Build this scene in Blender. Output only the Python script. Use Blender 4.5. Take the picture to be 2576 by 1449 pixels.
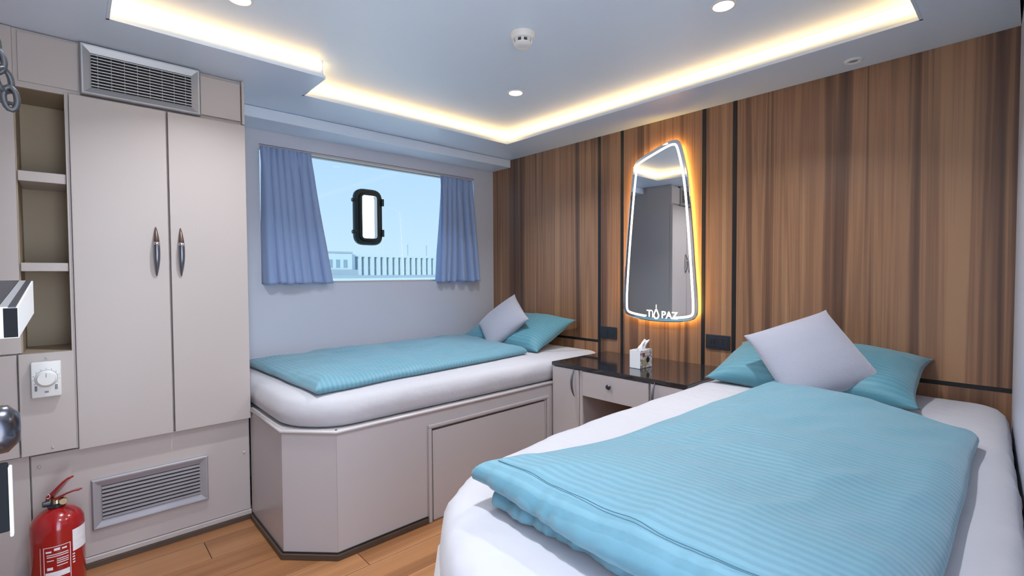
import bpy, bmesh, math, random
from mathutils import Vector, Matrix, noise
random.seed(7)
sc = bpy.context.scene
for o in list(bpy.data.objects): bpy.data.objects.remove(o)

# ------------------------------------------------------------------ camera
YAW, PITCH, ROLL, FPX, CAM_H = math.radians(42.62), math.radians(-1.65), math.radians(-.29), 1209.0, 1.15
fw = Vector((math.sin(YAW)*math.cos(PITCH), math.cos(YAW)*math.cos(PITCH), math.sin(PITCH)))
rt = Vector((math.cos(YAW), -math.sin(YAW), 0)); up = rt.cross(fw)
rt, up = rt*math.cos(ROLL)+up*math.sin(ROLL), -rt*math.sin(ROLL)+up*math.cos(ROLL)
cd = bpy.data.cameras.new('camera'); cam = bpy.data.objects.new('camera', cd)
sc.collection.objects.link(cam)
cam.matrix_world = Matrix(((rt.x, up.x, -fw.x, 0), (rt.y, up.y, -fw.y, 0), (rt.z, up.z, -fw.z, CAM_H), (0, 0, 0, 1)))
cd.sensor_width = 36; cd.sensor_fit = 'HORIZONTAL'; cd.lens = 36*FPX/2576; cd.clip_start = .01; cd.clip_end = 2000
sc.camera = cam

# ------------------------------------------------------------------ world, exposure
SKY_STRENGTH = 3.6
LED_STRENGTH = 2.3
DOWNLIGHT_W = 4.3
sc.view_settings.view_transform = 'Standard'; sc.view_settings.look = 'None'
sc.view_settings.gamma = 1; sc.view_settings.use_curve_mapping = False
sc.view_settings.exposure = 0.92
wd = bpy.data.worlds.new('sky'); sc.world = wd; wd.use_nodes = True
nt = wd.node_tree; nt.nodes.clear()
_o = nt.nodes.new('ShaderNodeOutputWorld'); _b = nt.nodes.new('ShaderNodeBackground')
_t = nt.nodes.new('ShaderNodeTexCoord'); _s = nt.nodes.new('ShaderNodeSeparateXYZ'); _r = nt.nodes.new('ShaderNodeValToRGB')
nt.links.new(_t.outputs['Generated'], _s.inputs[0]); nt.links.new(_s.outputs['Z'], _r.inputs[0])
_r.color_ramp.elements[0].position = 0.0; _r.color_ramp.elements[0].color = (.84, .92, 1.0, 1)
_r.color_ramp.elements[1].position = .55; _r.color_ramp.elements[1].color = (.40, .62, 1.0, 1)
nt.links.new(_r.outputs[0], _b.inputs[0]); _b.inputs[1].default_value = SKY_STRENGTH
nt.links.new(_b.outputs[0], _o.inputs[0])
_sl = bpy.data.lights.new('sun', 'SUN'); _sl.energy = 7; _sl.angle = .01; _sl.color = (1, .97, .9)
_so = bpy.data.objects.new('sun', _sl); sc.collection.objects.link(_so)          # stands behind the boat: lights the far shore, not the cabin
_so.rotation_euler = Vector((-.75, -.55, .38)).to_track_quat('Z', 'Y').to_euler(); _so.location = (-20, -15, 12)

# ------------------------------------------------------------------ room measures (metres)
W, D, ZC, ZT, YW = 2.57, 3.017, 2.045, 2.125, 2.49      # wood wall x, window wall y, soffit z, tray z, wardrobe front y
XL = -.75                                                # left wall
def near_y(x): return .048 - (W-x)*.048                  # the doorway wall stands a little askew

# ------------------------------------------------------------------ materials
MATS = {}
def mat(name, col, rough=.5, metal=0, spec=.5, coat=0, bump=None, emit=None, estr=0, sheen=0, vary=None):
    m = bpy.data.materials.new(name); m.use_nodes = True; n = m.node_tree; p = n.nodes['Principled BSDF']
    p.inputs['Base Color'].default_value = (*col, 1); p.inputs['Roughness'].default_value = rough
    p.inputs['Metallic'].default_value = metal; p.inputs['Specular IOR Level'].default_value = spec
    p.inputs['Coat Weight'].default_value = coat; p.inputs['Coat Roughness'].default_value = .08
    if sheen: p.inputs['Sheen Weight'].default_value = sheen
    if emit: p.inputs['Emission Color'].default_value = (*emit, 1); p.inputs['Emission Strength'].default_value = estr
    tc = n.nodes.new('ShaderNodeTexCoord')
    if vary:                                             # small uneven tone: (scale, amount)
        nz = n.nodes.new('ShaderNodeTexNoise'); nz.inputs['Scale'].default_value = vary[0]; nz.inputs['Detail'].default_value = 4
        mx = n.nodes.new('ShaderNodeMix'); mx.data_type = 'RGBA'
        mx.inputs[6].default_value = (*[c*(1-vary[1]) for c in col], 1); mx.inputs[7].default_value = (*[min(1, c*(1+vary[1])) for c in col], 1)
        n.links.new(tc.outputs['Object'], nz.inputs[0]); n.links.new(nz.outputs[0], mx.inputs[0]); n.links.new(mx.outputs[2], p.inputs['Base Color'])
    if bump:                                             # (scale, strength, distance)
        nz = n.nodes.new('ShaderNodeTexNoise'); nz.inputs['Scale'].default_value = bump[0]; nz.inputs['Detail'].default_value = 3
        bp = n.nodes.new('ShaderNodeBump'); bp.inputs['Strength'].default_value = bump[1]; bp.inputs['Distance'].default_value = bump[2]
        n.links.new(tc.outputs['Object'], nz.inputs[0]); n.links.new(nz.outputs[0], bp.inputs['Height']); n.links.new(bp.outputs[0], p.inputs['Normal'])
    MATS[name] = m
    return m
def ramp(n, stops):
    r = n.nodes.new('ShaderNodeValToRGB'); e = r.color_ramp.elements
    while len(e) < len(stops): e.new(.5)
    for i, (p, c) in enumerate(stops): e[i].position = p; e[i].color = (*c, 1)
    return r
def wood(name, grain, across, stops, rough, spec=.5, fine=1.0, coat=0):
    """wood with grain along axis index `grain`, figure varying along `across`"""
    m = bpy.data.materials.new(name); m.use_nodes = True; n = m.node_tree; p = n.nodes['Principled BSDF']
    tc = n.nodes.new('ShaderNodeTexCoord')
    oi = n.nodes.new('ShaderNodeObjectInfo')
    ad = n.nodes.new('ShaderNodeVectorMath'); ad.operation = 'MULTIPLY_ADD'
    cb = n.nodes.new('ShaderNodeCombineXYZ')
    for i in range(3): n.links.new(oi.outputs['Random'], cb.inputs[i])
    ad.inputs[1].default_value = (7, 7, 7); n.links.new(cb.outputs[0], ad.inputs[0]); n.links.new(tc.outputs['Object'], ad.inputs[2])
    def layer(sa, sg, det, dist):
        mp = n.nodes.new('ShaderNodeMapping'); s = [1, 1, 1]; s[across] = sa; s[grain] = sg
        for i in range(3):
            if i not in (across, grain): s[i] = 3
        mp.inputs['Scale'].default_value = s; n.links.new(ad.outputs[0], mp.inputs[0])
        nz = n.nodes.new('ShaderNodeTexNoise'); nz.inputs['Scale'].default_value = 1; nz.inputs['Detail'].default_value = det
        nz.inputs['Distortion'].default_value = dist; n.links.new(mp.outputs[0], nz.inputs[0]); return nz
    a = layer(13*fine, .22, 2, .9); b = layer(90*fine, .9, 4, .5); c = layer(6*fine, .10, 1, .3)
    def mth(op, x, y):
        q = n.nodes.new('ShaderNodeMath'); q.operation = op
        for i, v in enumerate((x, y)):
            if isinstance(v, (int, float)): q.inputs[i].default_value = v
            else: n.links.new(v, q.inputs[i])
        return q.outputs[0]
    h = mth('ADD', mth('MULTIPLY', a.outputs[0], .55), mth('ADD', mth('MULTIPLY', b.outputs[0], .17), mth('MULTIPLY', c.outputs[0], .28)))
    r = ramp(n, stops); n.links.new(h, r.inputs[0]); n.links.new(r.outputs[0], p.inputs['Base Color'])
    p.inputs['Roughness'].default_value = rough; p.inputs['Specular IOR Level'].default_value = spec; p.inputs['Coat Weight'].default_value = coat; p.inputs['Coat Roughness'].default_value = .38; p.inputs['Coat IOR'].default_value = 1.8
    bp = n.nodes.new('ShaderNodeBump'); bp.inputs['Strength'].default_value = .12; bp.inputs['Distance'].default_value = .002
    n.links.new(b.outputs[0], bp.inputs['Height']); n.links.new(bp.outputs[0], p.inputs['Normal'])
    MATS[name] = m
wood('wall_wood', 2, 1, [(.36, (.105, .049, .029)), (.44, (.20, .096, .051)), (.50, (.375, .190, .096)), (.55, (.26, .126, .066)), (.62, (.44, .235, .120))], .36, .5, 1.0, .15)
wood('floor_wood', 0, 1, [(.33, (.21, .085, .032)), (.48, (.34, .148, .058)), (.58, (.41, .19, .080)), (.7, (.29, .125, .048))], .38, .5, .8)
def striped(name, col, col2, axis, period, rough=.55):
    m = bpy.data.materials.new(name); m.use_nodes = True; n = m.node_tree; p = n.nodes['Principled BSDF']
    tc = n.nodes.new('ShaderNodeTexCoord'); wv = n.nodes.new('ShaderNodeTexWave')
    wv.wave_type = 'BANDS'; wv.bands_direction = 'XY'[axis]; wv.inputs['Scale'].default_value = 2*math.pi/(20*period)
    wv.inputs['Distortion'].default_value = 0
    wn = n.nodes.new('ShaderNodeTexNoise'); wn.inputs['Scale'].default_value = 3.0; wn.inputs['Detail'].default_value = 1
    va = n.nodes.new('ShaderNodeVectorMath'); va.operation = 'MULTIPLY_ADD'; va.inputs[1].default_value = (.03, .03, .0)
    n.links.new(tc.outputs['Object'], wn.inputs[0]); n.links.new(wn.outputs['Color'], va.inputs[0]); n.links.new(tc.outputs['Object'], va.inputs[2])
    n.links.new(va.outputs[0], wv.inputs[0])
    r = ramp(n, [(.35, col), (.65, col2)]); n.links.new(wv.outputs[0], r.inputs[0]); n.links.new(r.outputs[0], p.inputs['Base Color'])
    p.inputs['Roughness'].default_value = rough; p.inputs['Sheen Weight'].default_value = .25
    nz = n.nodes.new('ShaderNodeTexNoise'); nz.inputs['Scale'].default_value = 9; nz.inputs['Detail'].default_value = 4
    n.links.new(tc.outputs['Object'], nz.inputs[0])
    b1 = n.nodes.new('ShaderNodeBump'); b1.inputs['Strength'].default_value = .35; b1.inputs['Distance'].default_value = .02
    b2 = n.nodes.new('ShaderNodeBump'); b2.inputs['Strength'].default_value = .25; b2.inputs['Distance'].default_value = .002
    n.links.new(nz.outputs[0], b1.inputs['Height']); n.links.new(wv.outputs[0], b2.inputs['Height'])
    n.links.new(b1.outputs[0], b2.inputs['Normal']); n.links.new(b2.outputs[0], p.inputs['Normal'])
    MATS[name] = m
striped('duvet_cloth', (.108, .270, .345), (.135, .312, .390), 0, .021)
striped('pillow_cloth', (.072, .235, .30), (.095, .27, .335), 1, .022)
mat('lacquer', (.50, .44, .415), .35, vary=(1.5, .02))
mat('lacquer_white', (.51, .472, .468), .3)
mat('niche', (.40, .315, .22), .55)
mat('ceiling_blue_cast', (.78, .89, 1.0), .42, spec=.6)  # blue daylight cast is mixed into the ceiling's base colour
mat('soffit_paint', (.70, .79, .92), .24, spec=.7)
mat('wall_paint', (.56, .585, .675), .45)
mat('sheet', (.50, .485, .515), .8, bump=(7, .35, .03), sheen=.2)
mat('grey_cushion', (.37, .37, .435), .9, bump=(260, .5, .004), sheen=.5)
mat('curtain_cloth', (.29, .39, .63), .85, bump=(300, .2, .002), sheen=.3)
mat('black_trim', (.012, .012, .014), .35)
mat('granite', (.018, .018, .022), .07, spec=.7, coat=.5, vary=(180, .6))
mat('brushed_alu', (.44, .44, .455), .45, metal=.6)
mat('grey_plastic_alu', (.36, .34, .36), .5, metal=.2)
mat('dark_void', (.012, .011, .011), .8)
mat('chrome', (.75, .75, .78), .15, metal=1)
mat('dark_chrome', (.10, .10, .12), .22, metal=.9)
mat('handle_wood', (.10, .055, .04), .3)
mat('handle_steel', (.22, .23, .27), .25, metal=.9)
mat('mirror_glass', (.86, .88, .90), .015, metal=1)
mat('plinth', (.085, .055, .038), .45, vary=(9, .25))
mat('plinth_dark', (.02, .016, .014), .5)
mat('switch_black', (.022, .026, .036), .3)
mat('switch_pit', (.004, .004, .005), .6)
mat('led_warm', (1, .85, .6), .5, emit=(1.0, .62, .24), estr=LED_STRENGTH)
mat('lamp_glow', (1, 1, 1), .5, emit=(1.0, .97, .92), estr=6)
mat('mirror_led', (1, .95, .85), .5, emit=(1.0, .93, .76), estr=1.5)
mat('mirror_backlight', (1, .7, .3), .5, emit=(1.0, .64, .17), estr=16)
mat('chain_steel', (.05, .05, .055), .45, metal=.5)
mat('matt_black', (.008, .009, .012), .75, spec=.2)
mat('seam_thread', (.05, .16, .21), .7)
mat('white_plastic', (.82, .82, .80), .3)
mat('ext_red', (.36, .009, .010), .18, coat=.6)
mat('brass', (.55, .45, .28), .3, metal=.9)
mat('paper', (.88, .88, .90), .7)
mat('label_white', (.85, .84, .87), .5, vary=(60, .12))
mat('port_frame', (.006, .022, .028), .3)
mat('far_wall', (.88, .89, .87), .8)
mat('far_glass', (.42, .52, .54), .6)
mat('far_ground', (.74, .74, .72), .9, vary=(.05, .12))
mat('far_dark', (.58, .62, .62), .8)
def glass(name, tint, refl=.06):
    m = bpy.data.materials.new(name); m.use_nodes = True; n = m.node_tree; n.nodes.clear()
    o = n.nodes.new('ShaderNodeOutputMaterial'); t = n.nodes.new('ShaderNodeBsdfTransparent'); g = n.nodes.new('ShaderNodeBsdfGlossy'); x = n.nodes.new('ShaderNodeMixShader')
    t.inputs[0].default_value = (*tint, 1); g.inputs['Roughness'].default_value = .02; x.inputs[0].default_value = refl
    n.links.new(t.outputs[0], x.inputs[1]); n.links.new(g.outputs[0], x.inputs[2]); n.links.new(x.outputs[0], o.inputs[0]); MATS[name] = m
glass('tinted_glass', (.106, .137, .152), .008); glass('clear_glass', (.92, .95, .96), .02)
def printed_box():
    m = bpy.data.materials.new('tissue_print'); m.use_nodes = True; n = m.node_tree; p = n.nodes['Principled BSDF']
    tc = n.nodes.new('ShaderNodeTexCoord'); v = n.nodes.new('ShaderNodeTexNoise'); v.inputs['Scale'].default_value = 60; v.inputs['Detail'].default_value = 2
    n.links.new(tc.outputs['Object'], v.inputs[0])
    r = ramp(n, [(.44, (.32, .25, .24)), (.50, (.72, .70, .72)), (.60, (.86, .86, .88)), (.66, (.55, .42, .36))]); n.links.new(v.outputs[0], r.inputs[0])
    n.links.new(r.outputs[0], p.inputs['Base Color']); p.inputs['Roughness'].default_value = .4; MATS['tissue_print'] = m
printed_box()
mat('print_red', (.36, .06, .04), .4); mat('print_olive', (.42, .40, .20), .4); mat('print_black', (.02, .02, .02), .4)

# ------------------------------------------------------------------ mesh helpers (all coordinates are world metres)
C = sc.collection
def root(name, loc, label, cat, group=None):
    o = bpy.data.objects.new(name, None); C.objects.link(o); o.location = loc; o.empty_display_size = .05
    o['label'] = label; o['category'] = cat
    if group: o['group'] = group
    return o
def tag(o, label, cat, group=None):
    o['label'] = label; o['category'] = cat
    if group: o['group'] = group
    return o
def worldloc(o):
    v = Vector((0, 0, 0))
    while o: v += o.location; o = o.parent
    return v
class MB:
    def __init__(s): s.bm = bmesh.new()
    def face(s, vs):
        try: return s.bm.faces.new(vs)
        except ValueError: return None
    def box(s, x0, x1, y0, y1, z0, z1, bev=0, seg=2):
        b = bmesh.new(); bmesh.ops.create_cube(b, size=1)
        for v in b.verts: v.co = Vector(((x0+x1)/2+v.co.x*(x1-x0), (y0+y1)/2+v.co.y*(y1-y0), (z0+z1)/2+v.co.z*(z1-z0)))
        if bev: bmesh.ops.bevel(b, geom=b.edges[:], offset=bev, segments=seg, affect='EDGES', profile=.5)
        return s.merge(b)
    def merge(s, b, mtx=None):
        if mtx: bmesh.ops.transform(b, matrix=mtx, verts=b.verts)
        me = bpy.data.meshes.new('t'); b.to_mesh(me); b.free(); s.bm.from_mesh(me); bpy.data.meshes.remove(me); return s
    def prism(s, poly, z0, z1, bev=0):
        """extrude a plan polygon (x,y)"""
        b = bmesh.new(); lo = [b.verts.new((x, y, z0)) for x, y in poly]; hi = [b.verts.new((x, y, z1)) for x, y in poly]
        b.faces.new(lo[::-1]); b.faces.new(hi); k = len(poly)
        for i in range(k): b.faces.new((lo[i], lo[(i+1) % k], hi[(i+1) % k], hi[i]))
        bmesh.ops.recalc_face_normals(b, faces=b.faces[:])
        if bev: bmesh.ops.bevel(b, geom=b.edges[:], offset=bev, segments=2, affect='EDGES', profile=.5)
        return s.merge(b)
    def rings(s, rs, cap=True, close=True):
        """loft between point rings of equal length"""
        V = [[s.bm.verts.new(p) for p in r] for r in rs]; k = len(rs[0])
        for a, b in zip(V, V[1:]):
            for i in range(k if close else k-1): s.face((a[i], a[(i+1) % k], b[(i+1) % k], b[i]))
        if cap: s.face(V[0][::-1]); s.face(V[-1])
        return s
    def tube(s, pts, rad, n=10, sq=1, closed=False, flat=None):
        pts = [Vector(p) for p in pts]; rs = []; k = len(pts); ref = None
        for i, p in enumerate(pts):
            if closed: t = pts[(i+1) % k]-pts[i-1]
            else: t = pts[min(i+1, k-1)]-pts[max(i-1, 0)]
            t.normalize()
            if ref is None:
                ref = Vector((0, 0, 1)) if abs(t.z) < .9 else Vector((1, 0, 0))
            a = (ref-t*ref.dot(t)).normalized(); b = t.cross(a); ref = a
            r = rad[i] if isinstance(rad, (list, tuple)) else rad
            rs.append([p+a*(math.cos(2*math.pi*j/n)*r)+b*(math.sin(2*math.pi*j/n)*r*sq) for j in range(n)])
        if closed: rs.append(rs[0])
        return s.rings(rs, cap=not closed)
    def lathe(s, prof, c, n=24, axis=2):
        rs = []
        for r, h in prof:
            ring = []
            for j in range(n):
                a = 2*math.pi*j/n; u, v = math.cos(a)*r, math.sin(a)*r
                q = [(h, u, v), (v, h, u), (u, v, h)][axis]; ring.append((c[0]+q[0], c[1]+q[1], c[2]+q[2]))
            rs.append(ring)
        return s.rings(rs)
    def build(s, name, m, parent=None, smooth=False, angle=None):
        bmesh.ops.remove_doubles(s.bm, verts=s.bm.verts, dist=1e-6)
        bmesh.ops.recalc_face_normals(s.bm, faces=s.bm.faces[:])
        off = worldloc(parent) if parent else Vector((0, 0, 0))
        if off.length: bmesh.ops.translate(s.bm, verts=s.bm.verts, vec=-off)
        me = bpy.data.meshes.new(name); s.bm.to_mesh(me); s.bm.free(); me.materials.append(MATS[m])
        if smooth:
            me.polygons.foreach_set('use_smooth', [True]*len(me.polygons))
            if angle:
                try: me.set_sharp_from_angle(angle=math.radians(angle))
                except Exception: pass
        o = bpy.data.objects.new(name, me); C.objects.link(o)
        if parent: o.parent = parent
        return o
def struct(o): o['kind'] = 'structure'; return o
def ybox(name, m, parent, x0, x1, y0, y1, z0, z1, bev=0): return MB().box(x0, x1, y0, y1, z0, z1, bev).build(name, m, parent)
def chaikin(p, it=2):
    for _ in range(it):
        q = []
        for i in range(len(p)):
            a, b = p[i], p[(i+1) % len(p)]
            q += [(a[0]*.75+b[0]*.25, a[1]*.75+b[1]*.25), (a[0]*.25+b[0]*.75, a[1]*.25+b[1]*.75)]
        p = q
    return p
def area2(p): return sum(p[i][0]*p[(i+1) % len(p)][1]-p[(i+1) % len(p)][0]*p[i][1] for i in range(len(p)))
def inset(p, d):
    s = 1 if area2(p) > 0 else -1; out = []; k = len(p)
    for i in range(k):
        a, b, c = Vector(p[i-1]), Vector(p[i]), Vector(p[(i+1) % k])
        e1, e2 = (b-a).normalized(), (c-b).normalized(); n1, n2 = Vector((-e1.y, e1.x))*s, Vector((-e2.y, e2.x))*s
        n = n1+n2; n = n.normalized() if n.length > 1e-6 else n1
        out.append(tuple(b+n*(d/max(.4, n.dot(n1)))))
    return out
def round_poly(p, radii, seg=8):
    out = []; k = len(p)
    for i in range(k):
        a, b, c = Vector(p[i-1]), Vector(p[i]), Vector(p[(i+1) % k]); r = radii[i] if isinstance(radii, (list, tuple)) else radii
        if r <= 0: out.append(tuple(b)); continue
        d1, d2 = (a-b).normalized(), (c-b).normalized(); A, B = b+d1*r, b+d2*r
        for j in range(seg+1):
            t = j/seg; out.append(tuple(A*(1-t)**2+b*2*t*(1-t)+B*t*t))
    return out

# ================================================================== SETTING
# floor: planks running along x
fl = struct(ybox('floor', 'plinth_dark', None, XL, W+.08, -.16, D+.08, -.06, -.004))  # cut short at the unseen doorway so sky below the horizon lights the ceiling
PW = .16
for r in range(21):
    y0 = -.155+r*PW; y1 = min(y0+PW, D+.07)
    if y1-y0 < .02: continue
    xs = [XL]; x = XL+[.35, .95, .62, 1.15][r % 4]
    while x < W: xs.append(x); x += 1.25
    xs.append(W)
    for a, b in zip(xs, xs[1:]): ybox('plank', 'floor_wood', fl, a+.0012, b-.0012, y0+.0012, y1-.0012, -.012, 0, .001)
# window wall with its opening
WX0, WX1, WZ0, WZ1 = .815, 2.372, 1.100, 1.905
wb = MB()
for q in ((XL, WX0, 0, 2.2), (WX1, W+.08, 0, 2.2), (WX0, WX1, 0, WZ0), (WX0, WX1, WZ1, 2.2)): wb.box(q[0], q[1], D, D+.10, q[2], q[3])
wall_back = struct(wb.build('wall_back', 'wall_paint'))
struct(ybox('wall_left', 'wall_paint', None, XL-.06, XL, -1.7, D+.1, 0, 2.2))  # lengthened out of view past the doorway to block the sun
# doorway wall, a little askew: from the wood wall to the door jamb
JX = .56  # doorway behind the camera left open to the sky as assumed fill light
struct(MB().prism([(W+.02, near_y(W+.02)), (JX, near_y(JX)), (JX, near_y(JX)-.07), (W+.02, near_y(W)-.07)], 0, 2.2).build('wall_front', 'wall_paint'))
struct(MB().prism([(XL, near_y(-.16)), (-.16, near_y(-.16)), (-.16, near_y(-.16)-.07), (XL, near_y(-.16)-.07)], 0, 2.2).build('wall_front', 'wall_paint'))
# wood wall: backing, wood panels and black joint strips
wr = struct(ybox('wall_right', 'black_trim', None, W+.012, W+.08, near_y(W)-.07, D+.1, 0, 2.2))
ST = [1.942, 1.765, 1.2355, 1.069]; SW = .011
edges = [D]+ST+[near_y(W)]
for i in range(5):
    y1 = edges[i]-(SW if i else 0); y0 = edges[i+1]+(SW if i < 4 else 0)
    if i in (0, 4):
        for z0, z1 in ((0, .696), (.713, 2.06)): ybox('wood_panel', 'wall_wood', wr, W, W+.014, y0, y1, z0, z1)
        ybox('trim_strip', 'black_trim', wr, W-.001, W+.013, y0, y1, .697, .712)
    else: ybox('wood_panel', 'wall_wood', wr, W, W+.014, y0, y1, 0, 2.06)
for y in ST: ybox('trim_strip', 'black_trim', wr, W-.0015, W+.013, y-SW+.001, y+SW-.001, 0, 2.06)
# ceiling: tray with soffit round it
TR = [(.113, .283), (2.252, .283), (2.252, 2.487), (.872, 2.487), (.872, 2.208), (.113, 2.208)]
cl = struct(ybox('ceiling', 'ceiling_blue_cast', None, XL-.06, W+.08, -1.4, D+.1, ZT, ZT+.06))  # unseen overhang beyond the doorway lengthened to hold back high sky light
sb = MB()
for q in ((XL, TR[0][0], -1.0, D), (TR[1][0], W, near_y(W), D), (TR[0][0], TR[1][0], -1.0, TR[0][1]), (TR[0][0], TR[1][0], TR[2][1], D), (TR[0][0], TR[3][0], TR[4][1], TR[2][1])):
    sb.box(q[0], q[1], q[2], q[3], ZC, ZT)
sf = sb.build('soffit', 'soffit_paint', cl)
struct(ybox('trim_1', 'soffit_paint', None, .60, W-.001, 2.80, D, 1.985, ZC-.001, .004))
# lip under the light strip and the strips themselves
ex = MB()
lipw = .012
runs = [('hidden', (.113, .283), (.113, 2.208), 'warm LED light strip along the left edge of the ceiling tray'),
        ('a', (.113, 2.208), (.872, 2.208), 'warm LED light strip in ceiling tray above the wardrobe'),
        ('b', (.872, 2.208), (.872, 2.487), 'short warm LED light strip where the ceiling tray steps back'),
        ('c', (.872, 2.487), (2.252, 2.487), 'warm LED light strip in ceiling tray on the window side'),
        ('d', (2.252, .283), (2.252, 2.487), 'warm LED light strip in ceiling tray along the wood wall'),
        ('e', (.113, .283), (2.252, .283), 'warm LED light strip in ceiling tray above the near bed')]
for k, (n_, a, b, lab) in enumerate(runs):
    r0 = root('led_strip', ((a[0]+b[0])/2, (a[1]+b[1])/2, 2.065), lab, 'light', 'LED strips round the ceiling tray')
    ins = {'hidden': (1, 0), 'a': (0, -1), 'b': (1, 0), 'c': (0, -1), 'd': (-1, 0), 'e': (0, 1)}[n_]
    def seg(z0, z1, t, e=0):
        x0, x1 = sorted((a[0], b[0])); y0, y1 = sorted((a[1], b[1]))
        if ins[0]: x0, x1 = sorted((a[0]+ins[0]*.0005, a[0]+ins[0]*t)); y0 += e; y1 -= e
        else: y0, y1 = sorted((a[1]+ins[1]*.0005, a[1]+ins[1]*t)); x0 += e; x1 -= e
        return x0, x1, y0, y1, z0, z1
    ybox('profile', 'soffit_paint', r0, *seg(ZC, ZC+.014, .010, .001))
    ybox('diffuser', 'led_warm', r0, *seg(ZC+.034, ZC+.070, .008, .012))

# window: recess lining, tinted pane with a hole for the porthole
win = struct(bpy.data.objects.new('window_1', None)); C.objects.link(win); win.location = ((WX0+WX1)/2, D+.06, WZ0)
PX0, PX1, PZ0, PZ1 = 1.402, 1.604, 1.352, 1.730
gl = MB(); gy = D+.062
for q in ((WX0, PX0+.03, WZ0, WZ1), (PX1-.03, WX1, WZ0, WZ1), (PX0+.03, PX1-.03, WZ0, PZ0+.03), (PX0+.03, PX1-.03, PZ1-.03, WZ1)):
    gl.face([gl.bm.verts.new(p) for p in ((q[0], gy, q[2]), (q[1], gy, q[2]), (q[1], gy, q[3]), (q[0], gy, q[3]))])
gl.build('pane', 'tinted_glass', win)
for q in ((WX0, WX1, WZ0, WZ0+.012), (WX0, WX1, WZ1-.02, WZ1), (WX0, WX0+.012, WZ0+.012, WZ1-.02), (WX1-.012, WX1, WZ0+.012, WZ1-.02)):
    ybox('window_frame', 'lacquer_white', win, q[0], q[1], D+.05, D+.075, q[2], q[3])
# porthole set in the pane
pr_ = root('porthole', ((PX0+PX1)/2, D+.06, PZ0), 'dark oval-cornered porthole frame set in the big window pane', 'porthole')
pc = (PX0+PX1)/2; pz = (PZ0+PZ1)/2
def rr(hw, hh, r): return round_poly([(pc-hw, pz-hh), (pc+hw, pz-hh), (pc+hw, pz+hh), (pc-hw, pz+hh)], r, 6)
def ring_xz(p, y): return [(x, y, z) for x, z in p]
hw, hh = (PX1-PX0)/2, (PZ1-PZ0)/2
b = MB(); b.rings([ring_xz(rr(hw, hh, .07), D+.075), ring_xz(rr(hw, hh, .07), D+.052), ring_xz(rr(hw-.006, hh-.006, .066), D+.044),
    ring_xz(rr(hw-.026, hh-.026, .05), D+.044), ring_xz(rr(hw-.028, hh-.028, .05), D+.075), ring_xz(rr(hw, hh, .07), D+.075)], cap=False)
b.build('outer_frame', 'port_frame', pr_, True, 40)
b = MB(); b.rings([ring_xz(rr(hw-.027, hh-.027, .05), D+.07), ring_xz(rr(hw-.028, hh-.028, .05), D+.034), ring_xz(rr(hw-.032, hh-.032, .046), D+.030),
    ring_xz(rr(hw-.048, hh-.045, .02), D+.030), ring_xz(rr(hw-.050, hh-.047, .02), D+.07), ring_xz(rr(hw-.027, hh-.027, .05), D+.07)], cap=False)
fr2 = b.build('inner_frame', 'port_frame', pr_, True, 40)
b = MB(); b.face([b.bm.verts.new(p) for p in ring_xz(rr(hw-.047, hh-.044, .02), D+.055)]); b.build('pane', 'clear_glass', pr_)
for dz in (-.105, .105):
    b = MB(); b.box(PX0-.004, PX0+.014, D+.030, D+.052, pz+dz-.012, pz+dz+.012, .003); b.tube([(PX0-.022, D+.036, pz+dz), (PX0+.004, D+.036, pz+dz)], [.013, .009], 10); b.build('clamp_knob', 'port_frame', pr_, True, 40)
    b = MB(); b.tube([(PX1-.004, D+.036, pz+dz-.024), (PX1-.004, D+.036, pz+dz+.024)], .010, 10); b.build('hinge', 'port_frame', pr_, True, 40)
# curtain rail
cr = tag(ybox('curtain_rail', 'lacquer_white', None, WX0+.002, WX1-.002, D+.004, D+.030, WZ1-.016, WZ1-.002), 'slim white curtain rail under the top of the window opening', 'curtain rail')
# ================================================================== CURTAINS
def curtain(name, label, tx, bx, z0, z1, pleats, seed, lean):
    NU, NV = 160, 50; b = MB(); rnd = random.Random(seed); ph = [rnd.uniform(0, 6.28) for _ in range(4)]
    rows = []
    for j in range(NV+1):
        v = j/NV; row = []
        e = v**1.35
        for i in range(NU+1):
            u = i/NU
            uu = u+.012*math.sin(5*u+ph[0])*v
            x = (tx[0]+(tx[1]-tx[0])*uu)*(1-e)+(bx[0]+(bx[1]-bx[0])*uu)*e
            a = 2*math.pi*pleats*(u+.03*math.sin(2*math.pi*u*1.3+ph[1])+.03*v*math.sin(7*u+ph[2]))
            w = math.sin(a)+.35*math.sin(2*a+ph[3])*v
            head = math.exp(-(v/.10)**2)
            amp = (.012+.028*min(1, v*1.4))
            y = w*amp*(1-.6*head)+head*.008*math.sin(2*math.pi*pleats*2.5*u)
            flare = .010*v*v*math.sin(3.1*u*2+ph[2])
            y0 = D-.024+flare
            zz = z1+(z0-z1)*v+.004*math.sin(a*.5+ph[1])*v
            row.append(b.bm.verts.new((x+lean*math.cos(a)*amp*.25, y0+y, zz)))
        rows.append(row)
    for r, q in zip(rows, rows[1:]):
        for i in range(NU): b.face((r[i], r[i+1], q[i+1], q[i]))
    t = root(name, ((bx[0]+bx[1])/2, D-.024, z0), label, 'curtain', 'window curtains')
    o = b.build('curtain_cloth', 'curtain_cloth', t, True)
    m = o.modifiers.new('thick', 'SOLIDIFY'); m.thickness = .0016
    for k in range(pleats):
        xk = tx[0]+(tx[1]-tx[0])*(k+.5)/pleats
        MB().tube([(xk, D-.018, z1-.004), (xk, D+.006, z1+.006)], .0022, 6).build('hook', 'white_plastic', t)
    return t
curtain('curtain', 'wide blue curtain drawn to the left side of the window beside the wardrobe', (.805, 1.095), (.808, 1.205), 1.10, 1.888, 7, 3, 2.2)
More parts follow.
